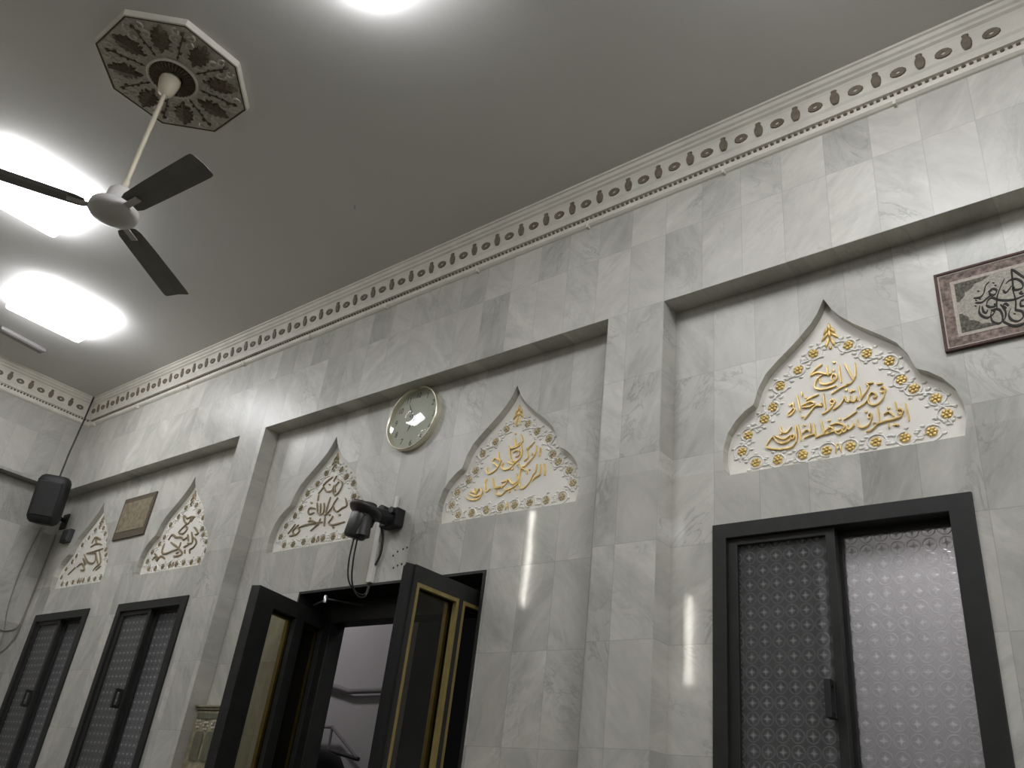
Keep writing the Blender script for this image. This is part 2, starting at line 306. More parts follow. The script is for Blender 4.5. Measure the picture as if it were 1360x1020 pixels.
def rect(x0, x1, z0, z1): return [(x0, z0), (x1, z0), (x1, z1), (x0, z1)]
def empty(name, loc, label, cat, group=None):
    o = bpy.data.objects.new(name, None); COL.objects.link(o); o.location = loc; o.empty_display_size = .1
    bpy.context.view_layer.update()
    return tag(o, label, cat, group)
def tag(o, label, cat, group=None):
    o['label'] = label; o['category'] = cat
    if group: o['group'] = group
    return o
def struct(o, label, cat): o['kind'] = 'structure'; return tag(o, label, cat)
def copy_part(o, parent, offset):
    c = o.copy(); COL.objects.link(c); c.parent = parent; c.location = Vector(o.location) + Vector(offset); return c
def smooth_path(pts, k=5):
    P = [Vector((p[0], p[1], 0)) for p in pts]
    if len(P) < 3: return [P[0].lerp(P[-1], i / k) for i in range(k + 1)]
    out = []
    for i in range(len(P) - 1):
        a = P[max(i - 1, 0)]; b = P[i]; c = P[i + 1]; d = P[min(i + 2, len(P) - 1)]
        for j in range(k):
            t = j / k
            out.append(.5 * ((2 * b) + (c - a) * t + (2 * a - 5 * b + 4 * c - d) * t * t + (3 * b - a - 3 * c + d) * t ** 3))
    return out + [P[-1]]
def pen(mb, pts, y0, y1, wmax, wmin, nib=math.radians(55)):
    """One stroke of a broad pen held at a fixed angle, raised from y0 to y1."""
    q = smooth_path(pts); n = len(q); secs = []
    for i, p in enumerate(q):
        d = (q[min(i + 1, n - 1)] - q[max(i - 1, 0)])
        if d.length < 1e-6: d = Vector((1, 0, 0))
        d.normalize(); nrm = Vector((-d.y, d.x, 0))
        w = wmin + (wmax - wmin) * abs(math.sin(math.atan2(d.y, d.x) - nib))
        e = min(i, n - 1 - i) / max(1, (n - 1) / 2); w *= .55 + .45 * min(1, e * 3)
        a = p + nrm * w; b = p - nrm * w; a2 = p + nrm * w * .6; b2 = p - nrm * w * .6
        secs.append([(a.x, y0, a.y), (a2.x, y1, a2.y), (b2.x, y1, b2.y), (b.x, y0, b.y)])
    mb.rings(secs, False, True)
def ink(txt, cx, bz): return [[(cx + int(a.split(',')[0]) / 1000, bz + int(a.split(',')[1]) / 1000) for a in st.split()] for st in txt.split(';')]
# ---------------------------------------------------------------- room shell
NICHES = [('R', -1.006), ('M', -2.680), ('L', -4.190), ('L2', -5.855), ('L1', -7.29)]
NB = 1.42                                       # niche base above camera height
HALF = [(0, .738), (.03, .675), (.06, .632), (.11, .58), (.155, .54), (.215, .49), (.268, .44), (.302, .38), (.322, .318), (.328, .306),
        (.365, .285), (.41, .245), (.445, .195), (.465, .13), (.468, .07), (.455, 0)]
def arch(cx, bz, k=1.0):
    r = [(cx + x * k, bz + z) for x, z in HALF]; l = [(cx - x * k, bz + z) for x, z in HALF[1:]]
    return r + l[::-1]
WIN = [-7.803, -6.384, -1.518]; WW, WZ0, WZ1 = .96, H - .72, H + 1.207
DX0, DX1, DZ1 = -4.19, -2.73, H + 1.135
holes = [arch(cx, H + NB) for _, cx in NICHES] + [rect(x, x + WW, WZ0, WZ1) for x in WIN] + [rect(DX0, DX1, .012, DZ1)]
wall = plate('wall_back', [rect(-8.3, 4.5, 0, H + 2.33)] + holes, DB, DB + .3, M['marble_back'])
struct(wall, 'long grey marble wall with recessed bays, arched niches, windows and doorway', 'wall')
MB().box(-8.3, 4.5, DA, DB + .3, H + 2.315, H + ZC + .05).build('beam', M['marble_beam'], wall)
for a, b in ((-5.172, -4.866), (-2.027, -1.713), (1.13, 1.44)):
    MB().box(a, b, DA, DB + .001, 0, H + 2.316).build('pilaster', M['marble_back'], wall)
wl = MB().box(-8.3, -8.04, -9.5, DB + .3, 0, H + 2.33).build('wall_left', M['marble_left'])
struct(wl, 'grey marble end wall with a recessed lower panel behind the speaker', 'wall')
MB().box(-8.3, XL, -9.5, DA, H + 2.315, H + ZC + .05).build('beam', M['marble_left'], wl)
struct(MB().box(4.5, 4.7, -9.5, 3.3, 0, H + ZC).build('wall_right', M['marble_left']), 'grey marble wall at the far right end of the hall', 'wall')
struct(MB().box(-8.3, 4.7, -9.7, -9.5, 0, H + ZC).build('wall_front', M['marble_back']), 'grey marble wall behind the camera', 'wall')
struct(MB().box(-8.3, 4.7, -9.7, 3.3, -.1, 0).build('floor', M['carpet']), 'olive brown carpeted floor', 'floor')
struct(MB().box(-8.3, 4.7, -9.7, 3.3, H + ZC, H + ZC + .1).build('ceiling', M['ceiling']), 'plain matt white ceiling', 'ceiling')
for x, y in ((-5.42, -.68), (-5.62, -4.58)):
    c = MB().box(x - .2, x + .2, y - .2, y + .2, 0, H + ZC).build('column', M['marble_back'])
    struct(c, 'square marble column behind the camera carrying an upright tube light', 'column')

# cornice: moulded plaster with painted motifs
PROF = [(0, 2.960), (.010, 2.964), (.021, 2.974), (.024, 2.986), (.022, 2.997), (.013, 3.000), (.013, 3.021), (.027, 3.024), (.038, 3.05), (.046, 3.062), (.058, 3.135), (.062, 3.146),
        (.056, 3.149), (.058, 3.156), (.070, 3.165), (.072, 3.178), (.082, 3.186), (.087, 3.204), (.096, 3.208), (.096, ZC)]
def face_off(z): return .046 + (.058 - .046) * (z - 3.062) / (3.135 - 3.062)
m = MB(); rows = [[(XL + o, DA - o, H + z) for o, z in PROF], [(4.5, DA - o, H + z) for o, z in PROF]]
n = len(PROF); m.add(rows[0] + rows[1], [(i, i + 1, n + i + 1, n + i) for i in range(n - 1)])
corn = struct(m.build('trim_1', M['cornice']), 'cream moulded cornice with brown painted motifs along the long wall', 'cornice')
m = MB(); rows = [[(XL + o, -9.5, H + z) for o, z in PROF], [(XL + o, DA - o, H + z) for o, z in PROF]]
m.add(rows[0] + rows[1], [(i, i + 1, n + i + 1, n + i) for i in range(n - 1)])
corl = struct(m.build('trim_2', M['cornice']), 'cream moulded cornice with brown painted motifs along the end wall', 'cornice')
def oval(): # a flat daisy disc lying on the cornice face, built at the origin
    k = MB(); N = 24
    o = [(.0345 * math.cos(2 * PI * i / N) * (1 + .05 * (i % 2)), .0225 * math.sin(2 * PI * i / N) * (1 + .05 * (i % 2))) for i in range(N)]
    i_ = [(.009 * math.cos(2 * PI * i / N), .006 * math.sin(2 * PI * i / N)) for i in range(N)]
    k.rings([[(x, .004, z) for x, z in o], [(x * .9, -.006, z * .9) for x, z in o], [(x, -.003, z) for x, z in i_], [(x, .004, z) for x, z in i_]], False, False, False)
    return k
def vase():
    k = MB(); half = [(.008, -.036), (.013, -.032), (.018, -.02), (.021, -.004), (.020, .010), (.014, .022), (.010, .027), (.014, .036), (.007, .042)]
    lp = [(x, z) for x, z in half] + [(-x, z) for x, z in half[::-1]]
    return k.rings([[(x, .004, z) for x, z in lp], [(x, -.004, z) for x, z in lp], [(x * .75, -.008, z * .85) for x, z in lp]], False, True)
TILT = Matrix.Rotation(math.atan2(.012, .073), 4, 'X')
om, vm = oval().xform(TILT).mesh('rosette', M['brown_paint']), vase().xform(TILT).mesh('vase_motif', M['brown_paint'])
QZ = Matrix.Rotation(PI / 2, 4, 'Z')
om2, vm2 = om.copy(), vm.copy(); om2.transform(QZ); vm2.transform(QZ)
def put(name, me, parent, loc):
    o = link(name, me, parent); o.location = loc; return o
k = 0
while True:
    xv = -.284 - .1818 * k; xd = xv + .0915
    if xd < XL + .09: break
    put('rosette', om, corn, (xd, DA - face_off(3.092) - .001, H + 3.092))
    if xv > XL + .09: put('vase_motif', vm, corn, (xv, DA - face_off(3.098) - .001, H + 3.098))
    k += 1
for k in range(9):
    yd = 2.716 - .186 * k
    put('rosette', om2, corl, (XL + face_off(3.092) + .001, yd, H + 3.092)); put('vase_motif', vm2, corl, (XL + face_off(3.098) + .001, yd - .093, H + 3.098))
m = MB()
for i in range(300):
    x = -.0 - .0286 * i
    if x < XL + .05: break
    m.ball((x, DA - .018, H + 3.0105), .0095, .011, .0085, 6, 4)
m.build('bead_row', M['brown_paint'], corn)
m = MB()
for i in range(70): m.ball((XL + .018, 2.84 - .0286 * i, H + 3.0105), .011, .0095, .0085, 6, 4)
m.build('bead_row', M['brown_paint'], corl)
m = MB()
for i in range(10): m.box(-.594 - .80 * i - .006, -.594 - .80 * i + .006, DA - .026, DA - .001, H + 2.950, H + 2.99)
m.build('joint_clip', M['cornice'], corn)

# ---------------------------------------------------------------- windows
def window(i, xl, label, screen):
    w = empty('window_%d' % i, (xl + WW / 2, DB + .05, WZ0), label, 'window'); w['kind'] = 'structure'
    x1 = xl + WW
    plate('frame', [rect(xl, x1, WZ0, WZ1), rect(xl + .059, x1 - .078, WZ0 + .06, H + 1.145)], DB - .012, DB + .11, M['black_alu'], w, .003)
    a = plate('sash', [rect(xl + .055, xl + .484, WZ0 + .055, H + 1.148), rect(xl + .099, xl + .449, WZ0 + .11, H + 1.117)], DB + .006, DB + .042, M['black_alu'], w, .003)
    MB().box(xl + .095, xl + .453, DB + .022, DB + .027, WZ0 + .105, H + 1.12).build('pane', M['star_glass'], a)
    b = plate('sash', [rect(xl + .452, x1 - .055, WZ0 + .055, H + 1.15), rect(xl + .495, x1 - .09, WZ0 + .11, H + 1.122)], DB + .056, DB + .092, M['black_alu'], w, .003)
    MB().box(xl + .491, x1 - .086, DB + .072, DB + .077, WZ0 + .105, H + 1.126).build('pane', M['star_glass'], b)
    if screen: MB().box(xl + .06, xl + .45, DB + .096, DB + .1, WZ0 + .06, H + 1.145).build('insect_screen', M['screen'], w)
    h = MB()
    hx, hz = xl + .466 - .028, H + .47
    h.box(hx - .014, hx + .014, DB - .004, DB + .008, hz, hz + .125)
    h.box(hx - .011, hx + .011, DB - .032, DB - .004, hz, hz + .02).box(hx - .011, hx + .011, DB - .032, DB - .004, hz + .105, hz + .125)
    h.box(hx - .011, hx + .011, DB - .042, DB - .030, hz, hz + .125)
    h.build('handle', M['black_plastic'], a, .002)
    return w
window(1, WIN[0], 'black framed sliding window nearest the corner, under the niche below the speaker', True)
window(2, WIN[1], 'black framed sliding window left of the narrow pilaster, with star glass', True)
window(3, WIN[2], 'large black framed sliding window with bright star glass under the gold lettered niche', True)

# ---------------------------------------------------------------- doorway
door = empty('door_1', ((DX0 + DX1) / 2, DB + .2, 0), 'black aluminium double door standing open into the hall', 'door'); door['kind'] = 'structure'
plate('lining', [rect(DX0, DX1, .012, DZ1), rect(DX0 + .014, DX1 - .014, .026, DZ1 - .014)], DB - .008, DB + .3, M['black_alu'], door)
plate('frame', [rect(DX0 + .014, DX1 - .014, .026, DZ1 - .014), rect(-4.085, -2.84, .05, H + .994)], DB + .19, DB + .3, M['black_alu'], door, .004)
def leaf(hinge, tip, panes, flip, L, faces, T=.06):
    """A door leaf along hinge->tip; panes are distances from the tip."""
    d = Vector((tip[0] - hinge[0], tip[1] - hinge[1], 0)).normalized(); nrm = Vector((-d.y, d.x, 0))
    # local x runs from the tip back to the hinge; local y is thickness
    mat = Matrix(((-d.x, -nrm.x, 0, tip[0]), (-d.y, -nrm.y, 0, tip[1]), (0, 0, 1, 0), (0, 0, 0, 1)))
    t0, t1 = (0, T) if not flip else (-T, 0)
    top = H + 1.045
    ps = [rect(a, b, .12, zt) for a, b, zt in panes]
    lf = plate('leaf', [rect(0, L, .015, top)] + ps, t0, t1, M['black_alu'], door, .003, mat)
    for a, b, zt in panes:
        MB().box(a + .001, b - .001, (t0 + t1) / 2 - .003, (t0 + t1) / 2 + .003, .121, zt - .001, mat).build('pane', M['bronze_glass'], lf)
        for s in faces:
            plate('glazing_bead', [rect(a, b, .12, zt), rect(a + .018, b - .018, .138, zt - .018)], s, s + .023, M['brass_bead'], lf, 0, mat)
    return lf, mat
lfR, mR = leaf((-2.79, 3.28), (-2.785, 2.582), [(.027, .318, H + .970), (.345, .648, H + .970)], False, .698, (.001, .056), .08)
lfL, mL = leaf((-4.165, 3.27), (-3.975, 2.582), [(.15, .36, H + .958), (.44, .62, H + .958)], False, .714, (.036,))
m = MB()
for i in range(11):
    a = .010 + .006 * i + random.uniform(-.001, .001)
    m.box(-.010, .001, a - .0016, a + .0016, .02, H + 1.045 + random.uniform(-.004, .012), mR)
m.build('brush_seal', M['black_plastic'], lfR)
m = MB(); m.box(.40, .60, .06, .10, H + .985, H + 1.04, mL); cb = m.build('closer_body', M['black_alu'], door, .004)
zc = H + 1.065
MB().tube([(-4.10, 3.05, zc), (-3.925, 2.99, zc)], .007, 6).build('closer_arm', M['dark_plastic'], door)
MB().tube([(-3.925, 2.99, zc + .01), (-3.80, 3.17, zc + .01)], .007, 6).build('closer_arm', M['dark_plastic'], door)
MB().lathe([(.011, -.012), (.011, .026), (.006, .03)], (-3.925, 2.99, zc), n=12).build('closer_pivot', M['steel'], door)

# ---------------------------------------------------------------- niche panels
ROS = [(.072, .507), (.142, .446), (.223, .389), (.259, .295), (.299, .247), (.371, .187), (.400, .116), (.046, .054), (.142, .054), (.247, .05), (.341, .055)]
PY = 3.042                                        # panel face, set back in the wall
def flower():
    k = MB(); k.ball((0, -.006, 0), .008, .006, .008, 8, 4)
    for i in range(6):
        a = PI / 3 * i + .2; k.ball((.0135 * math.cos(a), -.003, .0135 * math.sin(a)), .0085, .005, .0085, 6, 4)
    return k
def vines():
    k = MB(); rnd = random.Random(4); y = -.002
    for s in (1, -1):
        for j, (x, z) in enumerate(ROS):
            x *= s; a0 = rnd.uniform(0, 6.28); sg = s if j % 2 else -s
            k.tube([(x + (.027 + .012 * t / 9) * math.cos(a0 + sg * .52 * t), y, z + (.027 + .012 * t / 9) * .9 * math.sin(a0 + sg * .52 * t)) for t in range(11)], [.0045 - .0002 * t for t in range(11)], 5)
            for q in range(5):
                b = a0 + q * 1.3; k.ball((x + .043 * math.cos(b), y, z + .04 * math.sin(b)), .010, .004, .006, 6, 4)
        side = [(.0, .56)] + ROS[:7] + [(.405, .06)]
        for p, q in zip(side[:-1], side[1:]):
            mx, mz = (p[0] + q[0]) / 2, (p[1] + q[1]) / 2; dx, dz = q[0] - p[0], q[1] - p[1]
            k.tube([(s * (p[0] + dx * t + .012 * math.sin(t * 6.28) * dz / .1), y, p[1] + dz * t - .012 * math.sin(t * 6.28) * dx / .1) for t in (.2, .35, .5, .65, .8)], .0045, 5)
            for e in (-1, 1): k.ball((s * (mx + e * dz * .22), y, mz - e * dx * .22), .011, .004, .008, 6, 4)
        bot = ROS[7:]
        for p, q in zip(bot[:-1], bot[1:]):
            for t in (.42, .5, .58):
                k.ball((s * (p[0] + (q[0] - p[0]) * t), y, .054 + .018 * math.sin(t * 40)), .012, .004, .006, 6, 4)
    return k
def crest():
    k = MB()
    for x, z, a, l in ((0, .618, 0, .02), (-.014, .60, .5, .02), (.014, .60, -.5, .02), (-.02, .572, .7, .024), (.02, .572, -.7, .024), (0, .585, 0, .022), (-.012, .54, .35, .026), (.012, .54, -.35, .026), (0, .515, 0, .01)):
        q = MB().ball((0, 0, 0), .0075, .006, l, 6, 5).xform(Matrix.Translation((x, -.003, z)) @ Matrix.Rotation(a, 4, 'Y')); k.add(q.v, q.f, True)
    return k
def sprig():
    k = MB()
    for x, a in ((-.008, .15), (.008, -.15)):
        q = MB().ball((0, 0, 0), .004, .005, .024, 6, 5).xform(Matrix.Translation((x, -.003, .056)) @ Matrix.Rotation(a, 4, 'Y')); k.add(q.v, q.f, True)
    return k
vme = vines().mesh('vine_border', M['relief'])
pme = None
LAB = {'R': 'arched niche panel with bright gold calligraphy above the large window', 'M': 'arched niche panel with gold calligraphy right of the round clock',
       'L': 'arched niche panel left of the clock, partly behind the black bracket unit', 'L2': 'white arched niche panel between the brown plaque and the narrow pilaster',
       'L1': 'white arched niche panel nearest the corner, below the loudspeaker'}
INKS = {'R': INK_R, 'M': INK_M, 'L': INK_L, 'L2': INK_L2, 'L1': INK_L1}
meshes = {}
for key, cx in NICHES:
    g = 'gold' if key in 'RM' else 'dull_gold'
    if g not in meshes: meshes[g] = (flower().mesh('rosette', M[g]), crest().mesh('crest', M[g]), sprig().mesh('sprig', M[g]))
    fm, cm, sm_ = meshes[g]
    if key == 'M': fm = fm.copy(); fm.materials[0] = M['pale_gold']
    e = empty('calligraphy_panel', (cx, PY, H + NB), LAB[key], 'wall panel', 'arched calligraphy niches')
    if pme is None:
        b = plate('back_panel', [arch(0, 0, .999)], PY, PY + .06, M['plaster'], e); pme = b.data; b.location = (cx, 0, H + NB)
    else: put('back_panel', pme, e, (cx, 0, H + NB))
    put('vine_border', vme, e, (cx, PY, H + NB))
    for x, z in ROS:
        for s in (1, -1): put('rosette', fm, e, (cx + s * x, PY, H + NB + z))
    put('crest', cm, e, (cx, PY, H + NB)); put('sprig', sm_, e, (cx, PY, H + NB))
    k = MB(); wmx = {'R': .0042, 'M': .0052, 'L': .0068}.get(key, .0085)
    for st in ink(INKS[key], cx, H + NB):
        ln = sum(math.dist(p, q) for p, q in zip(st[:-1], st[1:]))
        if ln < .014: pen(k, [(st[0][0] - .004, st[0][1] + .003), (st[0][0] + .005, st[0][1] - .004)], PY + .001, PY - .008, wmx * 1.2, wmx)
        else: pen(k, st, PY + .001, PY - .009, wmx, wmx * .45)
    k.build('inscription', M[g], e)

# ---------------------------------------------------------------- clock
cx, cz = -3.452, H + 2.118; R_ = .2085
ck = empty('wall_clock', (cx, DB, cz), 'round wall clock with pale dial and thin champagne rim', 'clock')
MB().lathe([(R_ - .004, 0), (R_, .012), (R_, .034), (R_ - .003, .041), (R_ - .008, .041), (R_ - .011, .03), (R_ - .011, 0)], (cx, DB, cz), 'y', 64, False).build('rim', M['clock_rim'], ck)
MB().lathe([(.001, .012), (R_ - .010, .012)], (cx, DB, cz), 'y', 64, False).build('dial', M['clock_face'], ck)
fy = DB - .0125
for hnum in range(1, 13):
    a = PI / 2 - hnum * PI / 6; rr = .158
    tc = bpy.data.curves.new('numeral', 'FONT'); tc.body = str(hnum); tc.size = .052; tc.align_x = 'CENTER'; tc.align_y = 'CENTER'; tc.extrude = .0004; tc.shear = .15
    to = bpy.data.objects.new('numeral', tc); COL.objects.link(to); bpy.context.view_layer.update()
    me = bpy.data.meshes.new_from_object(to.evaluated_get(bpy.context.evaluated_depsgraph_get())); bpy.data.objects.remove(to)
    me.transform(Matrix.Translation((cx + rr * math.cos(a), fy, cz + rr * math.sin(a))) @ Matrix.Rotation(PI / 2, 4, 'X') @ Matrix.Scale(.82, 4, (1, 0, 0)))
    me.materials.clear(); me.materials.append(M['clock_ink']); link('numeral', me, ck)
def hand(name, ang, l, w, y):
    c, s = math.cos(ang), math.sin(ang)
    pts = [(-.03, -w), (l * .7, -w), (l, -w * .3), (l, w * .3), (l * .7, w), (-.03, w)]
    MB().prism([(cx + c * u - s * v, cz + s * u + c * v) for u, v in pts], y, y - .0012).build(name, M['clock_ink'], ck)
hand('hour_hand', PI / 2 - math.radians(208), .088, .0035, DB - .016)
hand('minute_hand', PI / 2 - math.radians(331), .128, .0026, DB - .019)
MB().lathe([(.007, .012), (.007, .024), (.003, .025)], (cx, DB, cz), 'y', 16).build('hand_boss', M['clock_ink'], ck)
GR = R_ - .0112
dome = [(GR * math.sin(t * PI / 16), .032 + .022 * math.cos(t * PI / 16)) for t in range(8, -1, -1)]
dome = [(max(r, .0004), y) for r, y in dome]
prof = dome + [(r, y - .002) for r, y in dome[::-1]]
rr = []
for r, y in prof: rr.append([(cx + r * math.cos(2 * PI * i / 64), DB - y, cz + r * math.sin(2 * PI * i / 64)) for i in range(64)])
MB().rings(rr, True, False, True).build('glass', M['clear_glass'], ck)

# ---------------------------------------------------------------- framed textile right of the big niche
e = empty('framed_textile', (-.325, DB, H + 1.937), 'beige and maroon woven calligraphy picture at the right edge', 'picture')
x0, x1, z0, z1 = -.571, -.079, H + 1.761, H + 2.113
plate('binding', [rect(x0, x1, z0, z1), rect(x0 + .011, x1 - .011, z0 + .011, z1 - .011)], DB - .016, DB, M['rug_rim'], e, .002)
def inset(a): return rect(x0 + a, x1 - a, z0 + a, z1 - a)
MB().box(x0 + .011, x1 - .011, DB - .010, DB, z0 + .011, z1 - .011).build('woven_band', M['rug_band'], e)
plate('pale_stripe', [inset(.011), inset(.016)], DB - .0115, DB - .0098, M['rug_strip'], e)
plate('pale_stripe', [inset(.052), inset(.064)], DB - .0115, DB - .0098, M['rug_strip'], e)
MB().box(x0 + .063, x1 - .063, DB - .011, DB - .009, z0 + .063, z1 - .063).build('field', M['rug_field'], e)
fx, fz = (x1 - x0) / 2 - .066, (z1 - z0) / 2 - .066; ex, ez = .172, .112
for sx in (1, -1):
    for sz in (1, -1):
        pts = [(fx, fz)]
        arc = [(ex * math.cos(t * PI / 2 / 14), ez * math.sin(t * PI / 2 / 14)) for t in range(15)]
        arc = [(x, z) for x, z in arc if x < fx and z < fz and x > .05 and z > .02]
        arc = [(x * 1.0 + .004 * math.sin(i * 2.4), z + .003 * math.cos(i * 2.1)) for i, (x, z) in enumerate(arc)]
        pts = [(fx, fz), (arc[-1][0], fz)] + arc[::-1] + [(fx, arc[0][1])]
        plate('corner_motif', [[(-.325 + sx * x, H + 1.937 + sz * z) for x, z in pts]], DB - .012, DB - .0105, M['rug_corner'], e)
k = MB()
for st in ink(INK_RUG, -.325, H + 1.935):
    ln = sum(math.dist(p, q) for p, q in zip(st[:-1], st[1:]))
    if ln < .009: pen(k, [(st[0][0] - .003, st[0][1] + .003), (st[0][0] + .003, st[0][1] - .003)], DB - .0105, DB - .0125, .0032, .003)
    else: pen(k, st, DB - .0105, DB - .0128, .0062, .0020, math.radians(60))
k.build('lettering', M['rug_ink'], e)

# ---------------------------------------------------------------- brown plaque, junction box
e = empty('plaque', (-6.617, DB, H + 1.935), 'small brown and tan rectangular plaque between the two left niches', 'plaque')
MB().box(-6.867, -6.366, DB - .014, DB, H + 1.755, H + 2.113).build('border', M['plaque_rim'], e, .002)
MB().box(-6.838, -6.395, DB - .017, DB - .01, H + 1.815, H + 2.070).build('print', M['plaque'], e)
e = empty('junction_box', (-7.74, DB, H + 1.895), 'small dark box on the wall just below the loudspeaker', 'box')
MB().box(-7.81, -7.67, DB - .045, DB, H + 1.835, H + 1.955).build('housing', M['dark_plastic'], e, .006)
MB().box(-7.80, -7.68, DB - .05, DB - .04, H + 1.845, H + 1.945).build('cover', M['dark_plastic'], e, .004)

# ---------------------------------------------------------------- loudspeaker in the corner
sc = Vector((-7.655, 2.70, H + 2.12))
e = empty('loudspeaker', sc, 'black loudspeaker hung high in the corner', 'loudspeaker')
ry = Matrix.Translation(sc) @ Matrix.Rotation(math.radians(52), 4, 'Z') @ Matrix.Rotation(math.radians(10), 4, 'X')
def rbox(w, d, h, taper=1.0, n=32, p=5.0):
    rr = []
    for z, k in ((-h / 2, .72), (-h / 2 + h * .04, .88), (-h / 2 + h * .12, 1.0), (h / 2 - h * .12, 1.0), (h / 2 - h * .04, .88), (h / 2, .72)):
        ring = []
        for i in range(n):
            a = 2 * PI * i / n; c, s = math.cos(a), math.sin(a)
            x = math.copysign(abs(c) ** (2 / p), c) * w / 2 * k; y = math.copysign(abs(s) ** (2 / p), s) * d / 2 * k
            if y > 0: x *= taper
            ring.append((x, y, z))
        rr.append(ring)
    return MB().rings(rr, True, True)
rbox(.265, .22, .42, .8, 40, 3.6).xform(ry).build('cabinet', M['black_plastic'], e)
q = MB().box(-.095, .095, -.118, -.104, -.15, .15).xform(ry).build('grille', M['black_plastic'], e, .01)
m = MB(); m.tube([sc + Vector((-.03, .05, -.02)), (-7.86, 2.86, H + 2.08), (-7.95, 2.995, H + 2.06)], .018, 8); m.box(-8.0, -7.9, 2.985, 3.0, H + 1.99, H + 2.13)
m.build('bracket', M['black_plastic'], e)
LC = [('thin grey cable running down the end wall from the loudspeaker', [(-8.03, 2.85, H + 1.97), (-8.03, 2.82, H + 1.67), (-8.03, 2.82, H + 1.44), (-8.03, 2.84, H + 1.22), (-8.03, 2.88, H + 1.03), (-8.03, 2.92, H + .6)]),
      ('slack cable loop on the end wall left of the corner window', [(-8.022, 2.80, H + 1.08), (-8.03, 2.86, H + 1.06), (-8.03, 2.93, H + 1.08), (-8.03, 2.975, H + 1.14), (-8.03, 2.985, H + 1.25), (-8.03, 2.99, H + 1.6), (-8.03, 2.99, H + 1.95)]),
      ('lower slack cable crossing the end wall toward the corner window', [(-8.03, 2.80, H + .86), (-8.03, 2.88, H + .87), (-8.03, 2.95, H + .95), (-8.03, 2.985, H + 1.08), (-8.03, 2.985, H + 1.24)])]
for lb, pts in LC:
    sp = []
    for i in range(len(pts) - 1):
        a, b, c, d = (Vector(pts[max(i - 1, 0)]), Vector(pts[i]), Vector(pts[i + 1]), Vector(pts[min(i + 2, len(pts) - 1)]))
        for j in range(6):
            t = j / 6; sp.append(.5 * ((2 * b) + (c - a) * t + (2 * a - 5 * b + 4 * c - d) * t * t + (3 * b - a - 3 * c + d) * t ** 3))
    tag(MB().tube(sp + [Vector(pts[-1])], .0055, 6).build('cable', M['grey_cable']), lb, 'cable')
tag(MB().tube([(XL + .10, DA - .10, H + ZC), (XL + .11, DA - .11, H + 2.95), (-7.79, 2.75, H + 2.6), (-7.76, 2.74, H + 2.32)], .008, 8).build('cable', M['rope']), 'dark cable dropping from the ceiling corner to the loudspeaker', 'cable')

# ---------------------------------------------------------------- wall bracket unit, its cords and white trunking
bx = -3.462
e = empty('wall_bracket', (bx, DB, H + 1.48), 'black wall bracket unit with round cap and dangling cords over the door', 'bracket')
tilt = Matrix.Translation((bx + .005, 2.775, H + 1.475)) @ Matrix.Rotation(math.radians(-16), 4, 'X') @ Matrix.Rotation(math.radians(8), 4, 'Y')
MB().lathe([(.03, .012), (.075, .008), (.094, -.002), (.096, -.014), (.088, -.026), (.05, -.036), (.045, -.04)], (0, 0, 0), 'z', 32).xform(tilt).build('round_cap', M['dark_plastic'], e)
MB().box(-.13, -.07, -.012, -.004, -.004, .004, tilt).build('cap_lug', M['black_plastic'], e)
bd = Matrix.Translation((bx - .028, 2.77, H + 1.385)) @ Matrix.Rotation(math.radians(14), 4, 'Y')
rbox(.112, .11, .15, 1.0, 24, 3.0).xform(bd).build('body', M['dark_plastic'], e)
MB().lathe([(.042, -.08), (.038, 0), (.05, .1)], (bx + .01, 2.775, H + 1.40), 'z', 20).build('neck', M['dark_plastic'], e)
MB().tube([(bx, 2.80, H + 1.46), (bx + .01, 2.87, H + 1.47), (bx + .01, 2.95, H + 1.48)], [.045, .038, .045], 14).build('arm', M['black_plastic'], e)
m = MB().box(bx - .055, bx + .075, 2.93, 2.995, H + 1.43, H + 1.535)
m.lathe([(.03, 0), (.03, .05)], (bx - .03, 2.95, H + 1.52), 'y', 14).lathe([(.02, 0), (.02, .045)], (bx + .05, 2.95, H + 1.51), 'y', 14).build('clamp', M['black_plastic'], e, .006)
MB().box(bx - .026, bx - .003, 2.985, 3.0, H + 1.45, H + 1.63).build('wall_plate', M['white_plastic'], e, .002)
MB().tube([(bx + .02, 2.83, H + 1.44), (bx + .015, 2.82, H + 1.385)], .009, 8).build('lever', M['black_plastic'], e)
cd = MB()
def cord(pts, r=.0045):
    sp = []
    for i in range(len(pts) - 1):
        a, b, c, d = (Vector(pts[max(i - 1, 0)]), Vector(pts[i]), Vector(pts[i + 1]), Vector(pts[min(i + 2, len(pts) - 1)]))
        for j in range(6):
            t = j / 6; sp.append(.5 * ((2 * b) + (c - a) * t + (2 * a - 5 * b + 4 * c - d) * t * t + (3 * b - a - 3 * c + d) * t ** 3))
    return MB().tube(sp + [Vector(pts[-1])], r, 6)
cord([(bx - .045, 2.77, H + 1.32), (bx - .085, 2.80, H + 1.20), (bx - .105, 2.84, H + 1.11), (bx - .09, 2.89, H + 1.06), (bx - .085, 2.95, H + 1.06), (-3.57, 2.985, H + 1.115)]).build('cord', M['rope'], e)
cord([(bx - .015, 2.77, H + 1.32), (bx - .05, 2.80, H + 1.20), (bx - .085, 2.85, H + 1.10), (bx - .08, 2.90, H + 1.04), (bx - .075, 2.95, H + 1.05), (-3.56, 2.985, H + 1.115)]).build('cord', M['rope'], e)
cord([(-3.535, 2.96, H + 1.45), (-3.515, 2.975, H + 1.38), (-3.52, 2.985, H + 1.30), (-3.548, 2.985, H + 1.235)], .006).build('cord', M['rope'], e)
t = MB().box(-3.592, -3.55, DB - .022, DB, H + 1.137, H + 1.50).build('cable_trunking', M['white_plastic'], None, .003)
tag(t, 'white vertical cable trunking between the door head and the black bracket', 'trunking')

